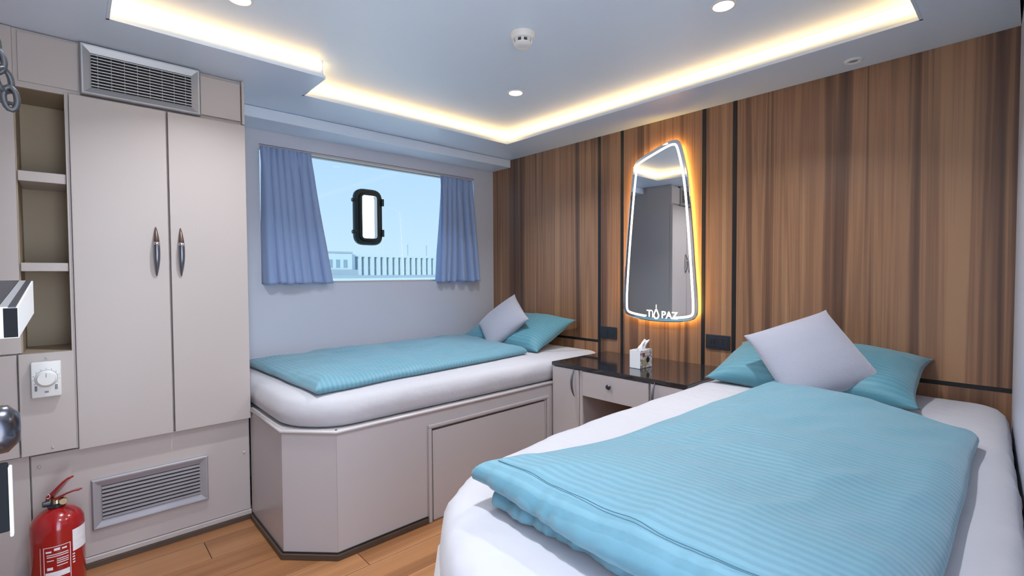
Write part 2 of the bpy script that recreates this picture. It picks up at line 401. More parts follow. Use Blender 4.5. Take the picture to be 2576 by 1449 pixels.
curtain('curtain', 'narrow blue curtain drawn to the right side of the window by the wood wall', (2.035, 2.328), (1.995, 2.376), 1.095, 1.882, 6, 11, 2.2)

# ================================================================== WARDROBE WALL (left)
def handle(parent, x, z, y=YW-.02):
    h = .101; pts = []; rad = []
    for i in range(17):
        t = -1+2*i/16; pts.append((x, y-.004-.026*(1-t*t), z+h*t)); rad.append(.0022+.0085*(1-abs(t)**2.2))
    k = 11
    o = MB().tube(pts[:k+1], rad[:k+1], 10, .75).build('handle', 'handle_steel', parent, True)
    MB().tube(pts[k:], rad[k:], 10, .75).build('handle_tip', 'handle_wood', o, True)
    MB().tube([pts[k-1], pts[k]], [rad[k-1]+.0012, rad[k]+.0012], 10, .75).build('collar', 'chrome', o, True)
    for t in (-.8, .8): MB().tube([(x, y+.001, z+h*t), (x, y-.004-.026*(1-t*t), z+h*t)], .004, 8).build('post', 'handle_steel', o)
    return o
wd_ = root('wardrobe', (.31, YW+.25, 0), 'tall cream wardrobe with two doors and dark spindle handles', 'wardrobe')
b = MB()
b.box(.012, .611, YW+.0125, D-.003, .485, ZC-.002); b.box(.012, .611, YW+.0255, D-.003, .023, .4845)
b.build('body', 'lacquer', wd_)
def wdoor(x0, x1, hx):
    d = ybox('door', 'lacquer', wd_, x0, x1, YW-.020, YW+.012, .484, 1.838, .002); handle(d, hx, 1.251); return d
wdoor(.012, .3105, .267); wdoor(.3175, .609, .352)
ybox('upper_panel', 'lacquer', wd_, .44, .596, YW-.006, YW+.013, 1.858, 2.026, .0015)
ybox('corner_post', 'lacquer', wd_, .600, .611, YW-.012, YW+.013, 1.845, ZC-.003, .001)
kp = root('kick_panel', (.24, YW, 0), 'wide cream kick panel holding the low vent grille beneath the wardrobe doors', 'panel')
kick = ybox('panel', 'lacquer', kp, -.121, .606, YW+.012, YW+.024, .045, .482, .0015)
for sx, sz in ((.585, .32), (-.10, .44)): MB().lathe([(.006, 0), (.005, -.004), (.0, -.005)], (sx, YW+.012, sz), 12, 1).build('screw_cap', 'lacquer_white', kick, True)
ybox('bottom_rail', 'lacquer', kp, -.121, .611, YW+.004, YW+.024, .022, .043, .003)
struct(ybox('baseboard_left', 'plinth', None, XL, .611, YW+.0005, YW+.024, .0, .0215, .001))
# shelf unit left of the wardrobe
sh = root('shelf_unit', (-.06, YW+.15, 0), 'narrow open shelf niche with two shelves beside the wardrobe', 'shelf')
b = MB(); b.box(-.133, .0055, YW+.24, YW+.25, .868, 1.835); b.box(-.14, -.1305, YW+.012, YW+.25, .868, 1.835); b.box(-.001, .0055, YW+.012, YW+.25, .868, 1.835)
b.box(-.13, 0, YW+.012, YW+.25, 1.836, 1.85); b.box(-.13, 0, YW+.012, YW+.25, .855, .869)
b.build('niche_lining', 'niche', sh)
for z0, z1 in ((1.498, 1.535), (1.169, 1.201)): ybox('shelf', 'lacquer', sh, -.1295, -.0015, YW-.002, YW+.235, z0, z1, .002)
ybox('stile', 'lacquer', sh, 0, .0110, YW-.010, YW+.02, .49, 1.838, .001)
ybox('upper_panel', 'lacquer', sh, -.120, .042, YW-.006, YW+.008, 1.856, ZC-.012, .0015)
ybox('top_rail', 'lacquer', sh, -.133, .046, YW+.001, YW+.012, 1.835, ZC-.003)
ybox('access_panel', 'lacquer', sh, -.143, .006, YW-.020, YW+.004, .494, .868, .002)
for pz_, px_ in ((.862-.012, -.07), (.512, -.06)): MB().lathe([(.005, 0), (.004, -.003), (0, -.004)], (px_, YW-.020, pz_), 10, 1).build('screw_cap', 'lacquer_white', sh, True)
b = MB(); b.box(-.124, 0.0055, YW+.026, YW+.25, .03, .854); b.box(-.124, .0055, YW+.0045, YW+.0255, .494, .854); b.build('carcass', 'lacquer', sh)
# left side panels of the fitted wall
fp = root('fitted_cupboard', (-.4, YW+.2, 0), 'plain cream fitted cupboard panels at the far left beside the shelf niche', 'cupboard')
b = MB(); b.box(XL+.005, -.144, YW+.012, D-.003, .49, ZC-.002); b.box(XL+.005, -.144, YW+.026, D-.003, .03, .4895); b.build('body', 'lacquer', fp)
ybox('side_panel', 'lacquer', fp, XL+.005, -.1335, YW-.004, YW+.012, .871, ZC-.003, .0015)
ybox('lower_panel', 'lacquer', fp, XL+.005, -.147, YW-.012, YW+.012, .494, .866, .0015)
ybox('kick_panel', 'lacquer', fp, XL+.005, -.125, YW+.012, YW+.0255, .025, .487, .0015)
# ventilation grilles
def grille(name, label, x0, x1, z0, z1, bw, m, nsl, fins, depth=.016, group='ventilation grilles', y=YW-.008):
    g = root(name, ((x0+x1)/2, y, z0), label, 'vent', group)
    def R_(i, yy): return [(x0+i, yy, z0+i), (x1-i, yy, z0+i), (x1-i, yy, z1-i), (x0+i, yy, z1-i)]
    MB().rings([R_(0, y), R_(.001, y-depth*.7), R_(.005, y-depth), R_(bw*.30, y-depth*.98), R_(bw, y-depth*.35), R_(bw+.001, y-.0005)], cap=False).build('frame', m, g)
    ybox('backing', 'dark_void', g, x0+bw-.002, x1-bw+.002, y-.0012, y-.0004, z0+bw-.002, z1-bw+.002)
    gz0, gz1 = z0+bw, z1-bw; p = (gz1-gz0)/nsl
    for k in range(nsl):
        zc = gz0+p*(k+.5)
        f0, f1 = (-.28, .20) if not fins else (-.20, .14)
        pr4 = [(y-.011, zc+p*f0), (y-.011, zc+p*f1), (y-.003, zc+p*(f1+.12)), (y-.003, zc+p*(f0+.12))]
        MB().rings([[(xx, a_, b_) for a_, b_ in pr4] for xx in (x0+bw, x1-bw)]).build('slat', m, g)
    for k in range(fins):
        xc = x0+bw+(x1-x0-2*bw)*(k+.5)/fins; ybox('fin', m, g, xc-.0008, xc+.0008, y-.003, y-.0014, gz0, gz1)
    return g
grille('vent_grille', 'brushed aluminium ventilation grille above the wardrobe doors', .046, .438, 1.846, 2.0425, .033, 'brushed_alu', 11, 8)
grille('vent_grille', 'grey louvred ventilation grille low down near the floor under the wardrobe', .043, .438, .147, .348, .032, 'grey_plastic_alu', 9, 0, y=YW+.0118)
# thermostat
th = root('thermostat', (-.071, YW-.02, .706), 'white wall thermostat with a round dial beside the wardrobe', 'thermostat')
b = MB(); b.box(-.111, -.031, YW-.046, YW-.0205, .708, .838, .004, 3); b.build('housing', 'white_plastic', th, True, 40)
dl = MB().lathe([(.030, 0), (.030, -.002), (.027, -.004), (.026, -.013), (.023, -.016), (0, -.0165)], (-.071, YW-.046, .777), 32, 1).build('dial', 'white_plastic', th, True, 40)
MB().lathe([(.0318, 0), (.0318, -.0012), (.0300, -.0014), (.0300, 0)], (-.071, YW-.046, .777), 32, 1).build('dial_ring', 'grey_plastic_alu', th, True, 40)
ybox('pointer', 'grey_plastic_alu', dl, -.072, -.070, YW-.0632, YW-.0622, .783, .797)
for dx in (-.028, .026): ybox('switch', 'dark_chrome', th, -.071+dx-.003, -.071+dx+.003, YW-.049, YW-.0455, .734, .752, .001)
ybox('mark', 'dark_chrome', th, -.077, -.066, YW-.0466, YW-.0455, .724, .731)
for k in range(11):
    a = math.radians(-210+k*24); x_, z_ = -.071+math.cos(a)*.0355, .777-math.sin(a)*.0355
    ybox('scale_tick', 'dark_chrome', th, x_-.0008, x_+.0008, YW-.0464, YW-.0455, z_-.0016, z_+.0016)

# ================================================================== DOOR (open, just left of the view) with its fittings
dr = struct(bpy.data.objects.new('door_1', None)); C.objects.link(dr); dr.location = (-.10, .35, 0)
ybox('door_leaf', 'lacquer', dr, -.135, -.098, -.05, .94, .01, 1.98, .003)
def wedge(name, m, par, x0, x1, zn0, zn1, zf0, zf1, y0=.66, y1=.93):
    return MB().rings([[(x0, y0, zn0), (x1, y0, zn0), (x1, y0, zn1), (x0, y0, zn1)], [(x0, y1, zf0), (x1, y1, zf0), (x1, y1, zf1), (x0, y1, zf1)]]).build(name, m, par)
lb = wedge('latch_lever', 'white_plastic', dr, -.0965, -.037, 1.0915, 1.1205, 1.100, 1.144)
wedge('lever_end', 'matt_black', lb, -.0470, -.0375, 1.0922, 1.1200, 1.0922, 1.1200, .6585, .6605)
wedge('lever_inlay', 'switch_black', lb, -.092, -.0505, 1.1204, 1.1216, 1.1439, 1.1450)
wedge('lever_inlay', 'switch_black', lb, -.0435, -.0385, 1.1204, 1.1216, 1.1439, 1.1450)
wedge('lever_inlay', 'brushed_alu', lb, -.0500, -.0440, 1.1204, 1.1214, 1.1439, 1.1448)
pl = ybox('lock_plate', 'chrome', dr, -.0978, -.092, .66, .71, .86, 1.06, .002)
kn = MB().lathe([(.009, 0), (.009, .014), (.020, .020), (.024, .030), (.023, .044), (.014, .052), (0, .053)], (-.092, .685, 1.000), 24, 0).build('knob', 'dark_chrome', dr, True, 50)
MB().lathe([(.012, 0), (.012, .022), (.009, .030), (.012, .036), (0, .038)], (-.092, .685, 1.040), 16, 0).build('lock_cylinder', 'chrome', dr, True, 50)
b = MB(); b.box(-.066, -.0475, .662, .668, .905, .972, .002); b.build('key_tag', 'matt_black', dr)
b = MB(); b.box(-.0478, -.0452, .661, .669, .900, .968, .001); b.build('key_tag_edge', 'white_plastic', dr)
# chain hanging at the door edge
for k in range(5):
    z_ = 1.392-.017*k; x_ = -.0545+.004*k; pts = []
    for j in range(14):
        a = 2*math.pi*j/14; u, v = math.cos(a)*.006, math.sin(a)*.011
        pts.append((x_+u*.8, .68+(u if k % 2 else 0), z_+v-.2*u))
    MB().tube(pts, .0026, 6, 1, True).build('chain_link', 'chain_steel', dr, True)
for k, z_ in enumerate((1.362, 1.337, 1.322)):
    MB().tube([(-.098, .68, z_+.006), (-.07, .68, z_+.002), (-.045+.004*k, .68, z_-.003)], .0018, 6).build('chain_bar', 'chain_steel', dr, True)

# ================================================================== FIRE EXTINGUISHER
EX, EY, ER = -.0535, 2.392, .0745
ext = root('fire_extinguisher', (EX, EY, 0), 'red fire extinguisher standing on the floor beside the wardrobe', 'fire extinguisher')
MB().lathe([(0, 0), (ER-.008, 0), (ER-.002, .006), (ER, .014), (ER, .246), (ER-.002, .266), (ER-.010, .284), (ER-.026, .301), (ER-.045, .312), (.020, .317), (0, .318)], (EX, EY, 0), 40).build('cylinder', 'ext_red', ext, True, 60)
MB().lathe([(.020, .332), (.020, .340), (.016, .344), (.016, .362), (.0, .363)], (EX, EY, -.016), 20).build('valve', 'brass', ext, True, 50)
MB().lathe([(.026, .334), (.026, .343), (.018, .345), (0, .345)], (EX, EY, -.016), 20).build('collar', 'switch_black', ext, True, 50)
b = MB(); b.tube([(EX-.020, EY-.008, .334), (EX-.036, EY-.012, .336)], [.012, .010], 12); b.build('hose_port', 'switch_black', ext, True, 50)
b = MB(); b.lathe([(.011, -.008), (.012, -.006), (.012, .006), (.011, .008), (0, .008)], (EX+.018, EY-.018, .336), 16, 1); b.build('gauge', 'brass', ext, True, 50)
dv = Vector((.80, -.60, 0)).normalized(); base = Vector((EX-.010, EY+.002, .339))
def hnd(name, pts, w, th_):
    b = MB(); rs = []; sd = Vector((dv.y, -dv.x, 0))
    for i, (s_, z_) in enumerate(pts):
        p = base+dv*s_+Vector((0, 0, z_)); ww = w[i]; t = th_[i]
        rs.append([p-sd*ww+Vector((0, 0, -t)), p+sd*ww+Vector((0, 0, -t)), p+sd*ww+Vector((0, 0, t)), p-sd*ww+Vector((0, 0, t))])
    b.rings(rs); return b.build(name, 'ext_red', ext, True, 50)
hnd('lever', [(-.018, .006), (0, .020), (.02, .042), (.042, .066), (.058, .080), (.066, .083)], [.008, .011, .012, .011, .010, .008], [.008, .010, .008, .006, .004, .003])
hnd('carry_handle', [(.008, .004), (.03, .014), (.055, .028), (.08, .036), (.094, .037)], [.010, .011, .011, .010, .008], [.006, .005, .003, .002, .002])
MB().tube([(EX-.022+.006*math.cos(a/8*6.283), EY-.014, .362+.008*math.sin(a/8*6.283)) for a in range(8)], .0014, 6, 1, True).build('safety_pin', 'chrome', ext, True)
def wrap(name, m, a0, a1, z0, z1, par, r=ER+.0006, n=14, slope=0, arch=0):
    b = MB(); lo, hi = [], []
    for i in range(n+1):
        t = i/n; a = math.radians(a0+(a1-a0)*t); s_ = slope*(t-.5)+arch*4*t*(1-t)
        lo.append(b.bm.verts.new((EX+math.cos(a)*r, EY+math.sin(a)*r, z0+slope*(t-.5)))); hi.append(b.bm.verts.new((EX+math.cos(a)*r, EY+math.sin(a)*r, z1+s_)))
    for i in range(n): b.face((lo[i], lo[i+1], hi[i+1], hi[i]))
    return b.build(name, m, par, True)
lab = wrap('paper_label', 'label_white', -58, -8, .160, .238, ext)
# printed instruction panel: white outline and lines on the red
pp = []
for (a0, a1, z0, z1) in ((-118, -64, .198, .200), (-118, -64, .052, .054), (-119, -117.5, .052, .200), (-64.5, -63, .052, .200),
                         (-97, -85, .184, .193), (-81, -71, .184, .190), (-114, -102, .180, .186), (-112, -68, .170, .173), (-112, -68, .163, .166),
                         (-92, -68, .152, .155), (-92, -68, .145, .148), (-92, -68, .138, .141), (-112, -98, .150, .153), (-92, -70, .128, .131), (-112, -100, .118, .128), (-116, -66, .090, .110), (-112, -68, .070, .074), (-112, -68, .060, .064), (-127, -125.8, .07, .20)):
    wrap('label_print', 'label_white', a0, a1, z0, z1, ext, ER+.0004, 8)
for i in range(4): wrap('label_print', 'label_white', -59, -53, .118+.010*i, .123+.010*i, ext, ER+.0004, 3)

# ================================================================== FAR BED (under the window)
BX0, BY0, BT = .614, 1.885, .525
b1 = root('bed_base', (1.6, 2.4, 0), 'white built-in bed base with chamfered corner and hatch under the window', 'bed')
def plate(poly, z0, z1, name, m, bev=0): return MB().prism(poly, z0, z1, bev).build(name, m, b1)
plate([(BX0, 2.5015), (BX0, 2.045), (BX0+.018, 2.045+.006), (BX0+.018, 2.5015)], .028, BT, 'side_panel', 'lacquer_white')
plate([(BX0, 2.0445), (.772, BY0), (.785, BY0+.018), (BX0+.018, 2.0515)], .028, BT, 'corner_panel', 'lacquer_white')
b = MB(); b.box(.773, 1.2145, BY0, BY0+.018, .028, BT); b.box(1.2145, 1.985, BY0, BY0+.018, .432, BT); b.box(1.985, 2.058, BY0, BY0+.018, .0, BT); b.build('front_panel', 'lacquer_white', b1)
b = MB(); b.prism([(BX0+.019, 2.47), (BX0+.019, 2.06), (.79, BY0+.02), (W-.004, BY0+.02), (W-.004, D-.004), (.63, D-.004), (.63, 2.47)], .49, BT-.001); b.build('deck', 'lacquer_white', b1)
b = MB(); b.prism([(BX0+.02, 2.06), (.79, BY0+.02), (.79, BY0+.36), (BX0+.02, BY0+.36)], .03, .48); b.build('inner_box', 'dark_void', b1)
# rounded edge trim on top
rim = [(BX0-.0005, 2.469), (BX0-.0005, 2.043), (.770, BY0-.002), (2.058, BY0-.002)]
MB().tube([(x, y, BT-.006) for x, y in rim], .008, 8).build('edge_trim', 'lacquer_white', b1, True)
# hatch and its frame moulding
fm = MB(); fm.box(1.199, 2.012, BY0-.012, BY0-.0005, .440, .456, .003); fm.box(1.199, 1.216, BY0-.012, BY0-.0005, .0, .4395, .003); fm.box(1.995, 2.012, BY0-.012, BY0-.0005, .0, .4395, .003)
fm.build('hatch_frame', 'lacquer_white', b1)
h_ = MB(); hz = .424
h_.rings([[(1.226, BY0-.006, .004), (1.980, BY0-.006, .004), (1.980, BY0+.010, .004), (1.226, BY0+.010, .004)], [(1.226, BY0-.002, hz), (1.980, BY0-.002, hz), (1.980, BY0+.014, hz), (1.226, BY0+.014, hz)]])
h_.build('hatch_door', 'lacquer_white', b1)
# skirting of the far bed
sk = MB(); o1 = [(BX0-.012, 2.489), (BX0-.012, 2.040), (.767, BY0-.012), (1.196, BY0-.012), (1.196, BY0+.004), (.774, BY0+.004), (BX0+.004, 2.047), (BX0+.004, 2.489)]
sk.prism(o1, 0, .024, .002); sk.build('skirting', 'plinth', b1)
sk = MB(); sk.prism([(BX0-.005, 2.489), (BX0-.005, 2.043), (.770, BY0-.005), (1.196, BY0-.005), (1.196, BY0+.004), (.774, BY0+.004), (BX0+.004, 2.047), (BX0+.004, 2.489)], .0242, .030); sk.build('skirting_lip', 'plinth_dark', b1)

def resample(p, step):
    out = []
    for i in range(len(p)):
        a, b_ = Vector(p[i]), Vector(p[(i+1) % len(p)]); n = max(1, round((b_-a).length/step))
        for j in range(n): out.append(tuple(a.lerp(b_, j/n)))
    return out
def mattress(name, label, poly, z0, z1, mt='sheet', seed=0, wr=.004):
    p = resample(poly, .025); prof = [(.030, z0), (.012, z0+.010), (.002, z0+.030), (0, z0+.055), (.003, z1-.050), (.012, z1-.028), (.028, z1-.012), (.050, z1-.005), (.085, z1)]
    b = MB(); rs = []
    for k, (d, z) in enumerate(prof):
        q = inset(p, d); ring = []
        for x, y in q:
            n = noise.noise(Vector((x*7+seed, y*7, z*4)))*wr*math.sin(min(1, k/4)*math.pi*.5)
            n2 = noise.noise(Vector((x*30+seed, y*30, z*3)))*wr*.5
            cx, cy = sum(a for a, _ in p)/len(p), sum(a for _, a in p)/len(p); v = Vector((x-cx, y-cy)).normalized()
            ring.append((x+v.x*(n+n2), y+v.y*(n+n2), z+n*.4))
        rs.append(ring)
    b.rings(rs)
    o = b.build(name, mt, None, True); tag(o, label, 'mattress', 'bed mattresses'); return o
mattress('mattress', 'thin mattress in white fitted sheet on the far bed under the window',
         round_poly([(.622, 3.008), (.622, 2.06), (.765, 1.895), (2.562, 1.895), (2.562, 3.008)], [.10, .105, .105, .10, .10]), BT+.001, .652, seed=3)

def quilt(name, label, corners, zb, t, mt, seed, nu=110, nv=80, r=.06, wrinkle=.008, gather=None, hill=None, cat='duvet', lift=None, crimp=0):
    """closed quilt: corners c00 (foot, low y) c10 (head, low y) c11 (head, high y) c01 (foot, high y)"""
    c00, c10, c11, c01 = [Vector(c) for c in corners]; L = ((c10-c00).length+(c11-c01).length)/2; H = ((c01-c00).length+(c11-c10).length)/2
    ctr = (c00+c10+c11+c01)/4; b = MB(); T, B = [], []
    for j in range(nv+1):
        rt_, rb_ = [], []
        for i in range(nu+1):
            u, v = i/nu, j/nv
            # cluster samples at the edges
            u = .5-.5*math.cos(math.pi*u) if True else u; v = .5-.5*math.cos(math.pi*v)
            u = u*.6+(i/nu)*.4; v = v*.6+(j/nv)*.4
            du, dv_ = min(u, 1-u)*L, min(v, 1-v)*H
            # round the corners in plan
            p = c00*(1-u)*(1-v)+c10*u*(1-v)+c11*u*v+c01*(1-u)*v
            wob = .012
            p = p+Vector((noise.noise(Vector((p.y*4, seed, 1)))*wob, noise.noise(Vector((p.x*4, seed, 5)))*wob))
            if crimp:                                  # gathers along the foot edge
                k_ = max(0, 1-u*L/.09); p = p+Vector((crimp*k_*(noise.noise(Vector((p.y*24, seed, 2)))+.6*noise.noise(Vector((p.y*55, seed, 7)))), 0))
            s = min(du, dv_); e = min(1, s/r); prof = math.sqrt(max(0, 1-(1-e)**2))
            s2 = min(1, s/(r*4))
            n1 = noise.noise(Vector((p.x*3.2, p.y*3.2, seed)))*wrinkle*1.2
            n2 = noise.noise(Vector((p.x*9, p.y*6, seed+4)))*wrinkle*.5
            n3 = abs(noise.noise(Vector((p.x*5+p.y*7, p.y*4-p.x*3, seed+9))))*wrinkle*1.1
            z = zb+.004+t*(.30+.70*prof)*(.86+.14*s2)+(n1+n2-n3)*e
            if gather:
                g = gather(u, v, p); z += g
            if hill: z += hill(u, v)*e
            zl = zb+.003+(.0 if s > .02 else .2*t*(1-s/.02))
            edge = i in (0, nu) or j in (0, nv)
            if edge: z = zb+.004+.30*t; zl = z
            if lift: dz = lift(u, v); z += dz; zl += dz
            vt = b.bm.verts.new((p.x, p.y, z)); rt_.append(vt)
            if edge: rb_.append(vt)
            else: rb_.append(b.bm.verts.new((p.x, p.y, zl)))
        T.append(rt_); B.append(rb_)
    for j in range(nv):
        for i in range(nu):
            b.face((T[j][i], T[j][i+1], T[j+1][i+1], T[j+1][i])); b.face((B[j][i], B[j+1][i], B[j+1][i+1], B[j][i+1]))
    o = b.build(name, mt, None, True); return o
d1 = quilt('duvet', '', ((.735, 1.985), (2.07, 2.115), (2.20, 2.93), (.69, 2.90)), .650, .062, 'duvet_cloth', 2.3, r=.07, wrinkle=.014, hill=lambda u, v: .02*math.sin(math.pi*v)*math.sin(math.pi*u))
tag(d1, 'teal striped duvet spread flat on the far bed under the window', 'duvet', 'teal duvets')

# ---- pillows and cushions
def pillow(name, a, b_, t, mt, M4, label, cat, group, seed=0, pinch=.07, wr=.010, n=40, power=2.6):
    b = MB(); T, B = [], []
    for j in range(n+1):
        r1, r2 = [], []
        for i in range(n+1):
            u, v = -1+2*i/n, -1+2*j/n
            u = math.sin(u*math.pi/2)*.5+u*.5; v = math.sin(v*math.pi/2)*.5+v*.5
            x = a*u*(1-pinch*(1-v**4)*abs(u)**3); y = b_*v*(1-pinch*(1-u**4)*abs(v)**3)
            h = t*(max(0, 1-abs(u)**power)*max(0, 1-abs(v)**power))**.55
            q = Vector((x*8, y*8, seed)); w = noise.noise(q)*wr+abs(noise.noise(q*1.8))*-wr*.6
            f_ = min(1, h/(t*.5)) if t else 0
            edge = i in (0, n) or j in (0, n)
            vt = b.bm.verts.new((x, y, h+w*f_ if not edge else 0)); r1.append(vt)
            r2.append(vt if edge else b.bm.verts.new((x, y, -h*.9+w*f_)))
        T.append(r1); B.append(r2)
    for j in range(n):
        for i in range(n):
            b.face((T[j][i], T[j][i+1], T[j+1][i+1], T[j+1][i])); b.face((B[j][i], B[j+1][i], B[j+1][i+1], B[j][i+1]))
    o = b.build(name, mt, None, True); o.matrix_world = M4; tag(o, label, cat, group); return o
def frame(center, xdir, ndir):
    x = Vector(xdir).normalized(); n = Vector(ndir); n = (n-x*n.dot(x)).normalized(); y = n.cross(x)
    return Matrix(((x.x, y.x, n.x, center[0]), (x.y, y.y, n.y, center[1]), (x.z, y.z, n.z, center[2]), (0, 0, 0, 1)))
pillow('pillow', .40, .22, .090, 'pillow_cloth', frame((2.318, 2.50, .748), (.05, -1, .0), (-.40, .0, .92)), 'teal pillow leaning on the wood wall at the head of the far bed', 'pillow', 'teal pillows', 1)
pillow('cushion', .172, .172, .062, 'grey_cushion', frame((2.20, 2.490, .822), (.513, -.585, .629), (-.771, .011, .639)), 'small grey-blue cushion standing against the pillow on the far bed', 'cushion', 'square scatter cushions', 2, .05, .003)

# ================================================================== VANITY between the beds
XF = 2.06
wt = tag(ybox('worktop', 'granite', None, 2.040, W-.003, 1.050, 1.882, .624, .645, .003), 'glossy black stone worktop under the lit mirror', 'worktop')
def vdoor_handle(parent, y, z):
    pts = []; rad = []
    for i in range(15):
        t = -1+2*i/14; pts.append((XF-.020-.024*(1-t*t), y, z+.078*t)); rad.append(.002+.0060*(1-abs(t)**2.4))
    o = MB().tube(pts, rad, 10, .7).build('handle', 'handle_steel', parent, True)
    return o
cl_ = root('bedside_cabinet', (2.3, 1.77, 0), 'narrow white cabinet with bow handle between far bed and drawer', 'cabinet', 'vanity cabinets')
b = MB(); b.box(XF, W-.004, 1.660, 1.880, .03, .623); b.build('body', 'lacquer_white', cl_)
d_ = ybox('door', 'lacquer_white', cl_, XF-.018, XF-.0005, 1.684, 1.876, .02, .620, .002); vdoor_handle(d_, 1.712, .550)
ybox('stile', 'lacquer_white', cl_, XF-.012, XF-.0005, 1.660, 1.681, .0, .622, .0015)
dw = root('drawer_unit', (2.3, 1.45, .4), 'white drawer with round dark knob above the open kneehole', 'drawer')
b = MB(); b.box(XF, W-.004, 1.2465, 1.6575, .500, .623); b.build('body', 'lacquer_white', dw)
q_ = ybox('drawer', 'lacquer_white', dw, XF-.018, XF-.0005, 1.252, 1.656, .486, .618, .002)
MB().lathe([(.005, 0), (.005, -.010), (.012, -.014), (.014, -.020), (.010, -.026), (0, -.027)], (XF-.018, 1.474, .566), 20, 0).build('knob', 'dark_chrome', q_, True, 50)
cr_ = root('bedside_cabinet', (2.3, 1.15, 0), 'narrow white cabinet with bow handle half hidden behind the near bed', 'cabinet', 'vanity cabinets')
b = MB(); b.box(XF, W-.004, 1.055, 1.2445, .03, .623); b.build('body', 'lacquer_white', cr_)
d_ = ybox('door', 'lacquer_white', cr_, XF-.018, XF-.0005, 1.058, 1.240, .02, .620, .002); vdoor_handle(d_, 1.214, .555)
# mirror
MX = 2.54
MP = [(1.404, 1.910), (1.362, 1.897), (1.338, 1.821), (1.307, 1.673), (1.285, 1.43), (1.265, 1.166), (1.250, .969), (1.254, .905), (1.298, .880), (1.406, .868), (1.534, .866), (1.657, .878), (1.722, .897),
      (1.737, .950), (1.726, 1.146), (1.709, 1.367), (1.687, 1.608), (1.67, 1.751), (1.661, 1.818), (1.623, 1.842), (1.538, 1.872), (1.448, 1.902)]
MP = chaikin(MP, 2)
def ring_yz(p, x): return [(x, y, z) for y, z in p]
mr = root('wall_mirror', (MX, 1.5, .866), 'tall irregular backlit wall mirror with glowing border on the wood wall', 'mirror')
MB().rings([ring_yz(MP, MX+.005), ring_yz(MP, MX), ring_yz(inset(MP, .004), MX-.0012), ]).build('mirror_glass', 'mirror_glass', mr)
core = inset(MP, .045)
MB().rings([ring_yz(core, MX+.006), ring_yz(core, W-.0035)]).build('back_box', 'white_plastic', mr)
MB().rings([ring_yz(inset(MP, .016), MX+.008), ring_yz(inset(MP, .016), W-.010)], cap=False).build('backlight', 'mirror_backlight', mr)
# glowing border, left open at the bottom for the lettering
o_, i_ = inset(MP, .019), inset(MP, .032); b = MB(); k = len(MP)
for a in range(k):
    c = (a+1) % k
    if max(o_[a][1], o_[c][1]) < .93 and (1.375 < o_[a][0] < 1.592 and 1.375 < o_[c][0] < 1.592): continue
    v = [b.bm.verts.new(p) for p in ((MX-.0018, *o_[a]), (MX-.0018, *o_[c]), (MX-.0018, *i_[c]), (MX-.0018, *i_[a]))]; b.face(v)
b.build('light_border', 'mirror_led', mr)
def letter(ch, y, z, size):
    cu = bpy.data.curves.new('txt', 'FONT'); cu.body = ch; cu.size = size; cu.extrude = .0006; cu.align_x = 'CENTER'; cu.offset = .0006
    o = bpy.data.objects.new('txt', cu); C.objects.link(o); dg = bpy.context.evaluated_depsgraph_get()
    me = bpy.data.meshes.new_from_object(o.evaluated_get(dg)); bpy.data.objects.remove(o)
    me.transform(Matrix(((0, 0, -1, MX-.0022), (-1, 0, 0, y), (0, 1, 0, z), (0, 0, 0, 1)))); me.transform(Matrix.Translation(-worldloc(mr)))
    me.materials.clear(); me.materials.append(MATS['mirror_led']); q = bpy.data.objects.new('letter', me); C.objects.link(q); q.parent = mr
letter('T', 1.551, .893, .058); letter('P', 1.458, .890, .058); letter('A', 1.424, .889, .058); letter('Z', 1.388, .888, .058)
em = MB()   # the O drawn as a spired drop
def drop(cy, cz, w, h1, h2, n=18):
    pts = []
    for j in range(n):
        a = 2*math.pi*j/n; s_, c_ = math.sin(a), math.cos(a); pts.append((cy+s_*w*(1-.45*max(0, c_)), cz+(c_*h1 if c_ > 0 else c_*h2)))
    return pts
em.rings([ring_yz(drop(1.505, .903, .020, .036, .022), MX-.0022), ring_yz(drop(1.505, .903, .012, .026, .014), MX-.0022)], cap=False)
em.box(MX-.0026, MX-.0018, 1.5035, 1.5065, .934, .966); em.box(MX-.0026, MX-.0018, 1.497, 1.513, .934, .937)
em.build('emblem', 'mirror_led', mr)
for q in ((1.5275, 1.531, .890, .928), (1.580, 1.584, .893, .900), (1.571, 1.575, .893, .903)): ybox('emblem_stroke', 'mirror_led', mr, MX-.0026, MX-.0020, *q)
# switch and socket plates
def plate_sw(label, y0, y1, z0, z1, kind):
    t = root('socket_plate' if kind else 'switch_plate', (W, (y0+y1)/2, z0), label, 'socket' if kind else 'switch')
    ybox('plate', 'switch_black', t, W-.010, W-.002, y0, y1, z0, z1, .003)
    if kind:
        for cy in (y0+.036, y1-.042):
            ybox('module', 'switch_black', t, W-.0118, W-.0095, cy-.023, cy+.023, z0+.014, z1-.014, .001)
        for dy in (-.008, .008): ybox('slot', 'switch_pit', t, W-.0125, W-.0115, y1-.042+dy-.003, y1-.042+dy+.003, z0+.026, z1-.026)
        ybox('slot', 'switch_pit', t, W-.0125, W-.0115, y0+.034, y0+.038, z0+.022, z1-.022)
    else:
        for cy in (y0+.040, y1-.040): ybox('rocker', 'switch_black', t, W-.013, W-.0095, cy-.021, cy+.021, z0+.016, z1-.016, .0015)
    return t
plate_sw('black switch plate left of the mirror near the far bed', 1.800, 1.929, .727, .806, 0)
plate_sw('black socket plate right of the mirror near the white cushion', 1.083, 1.216, .738, .817, 1)
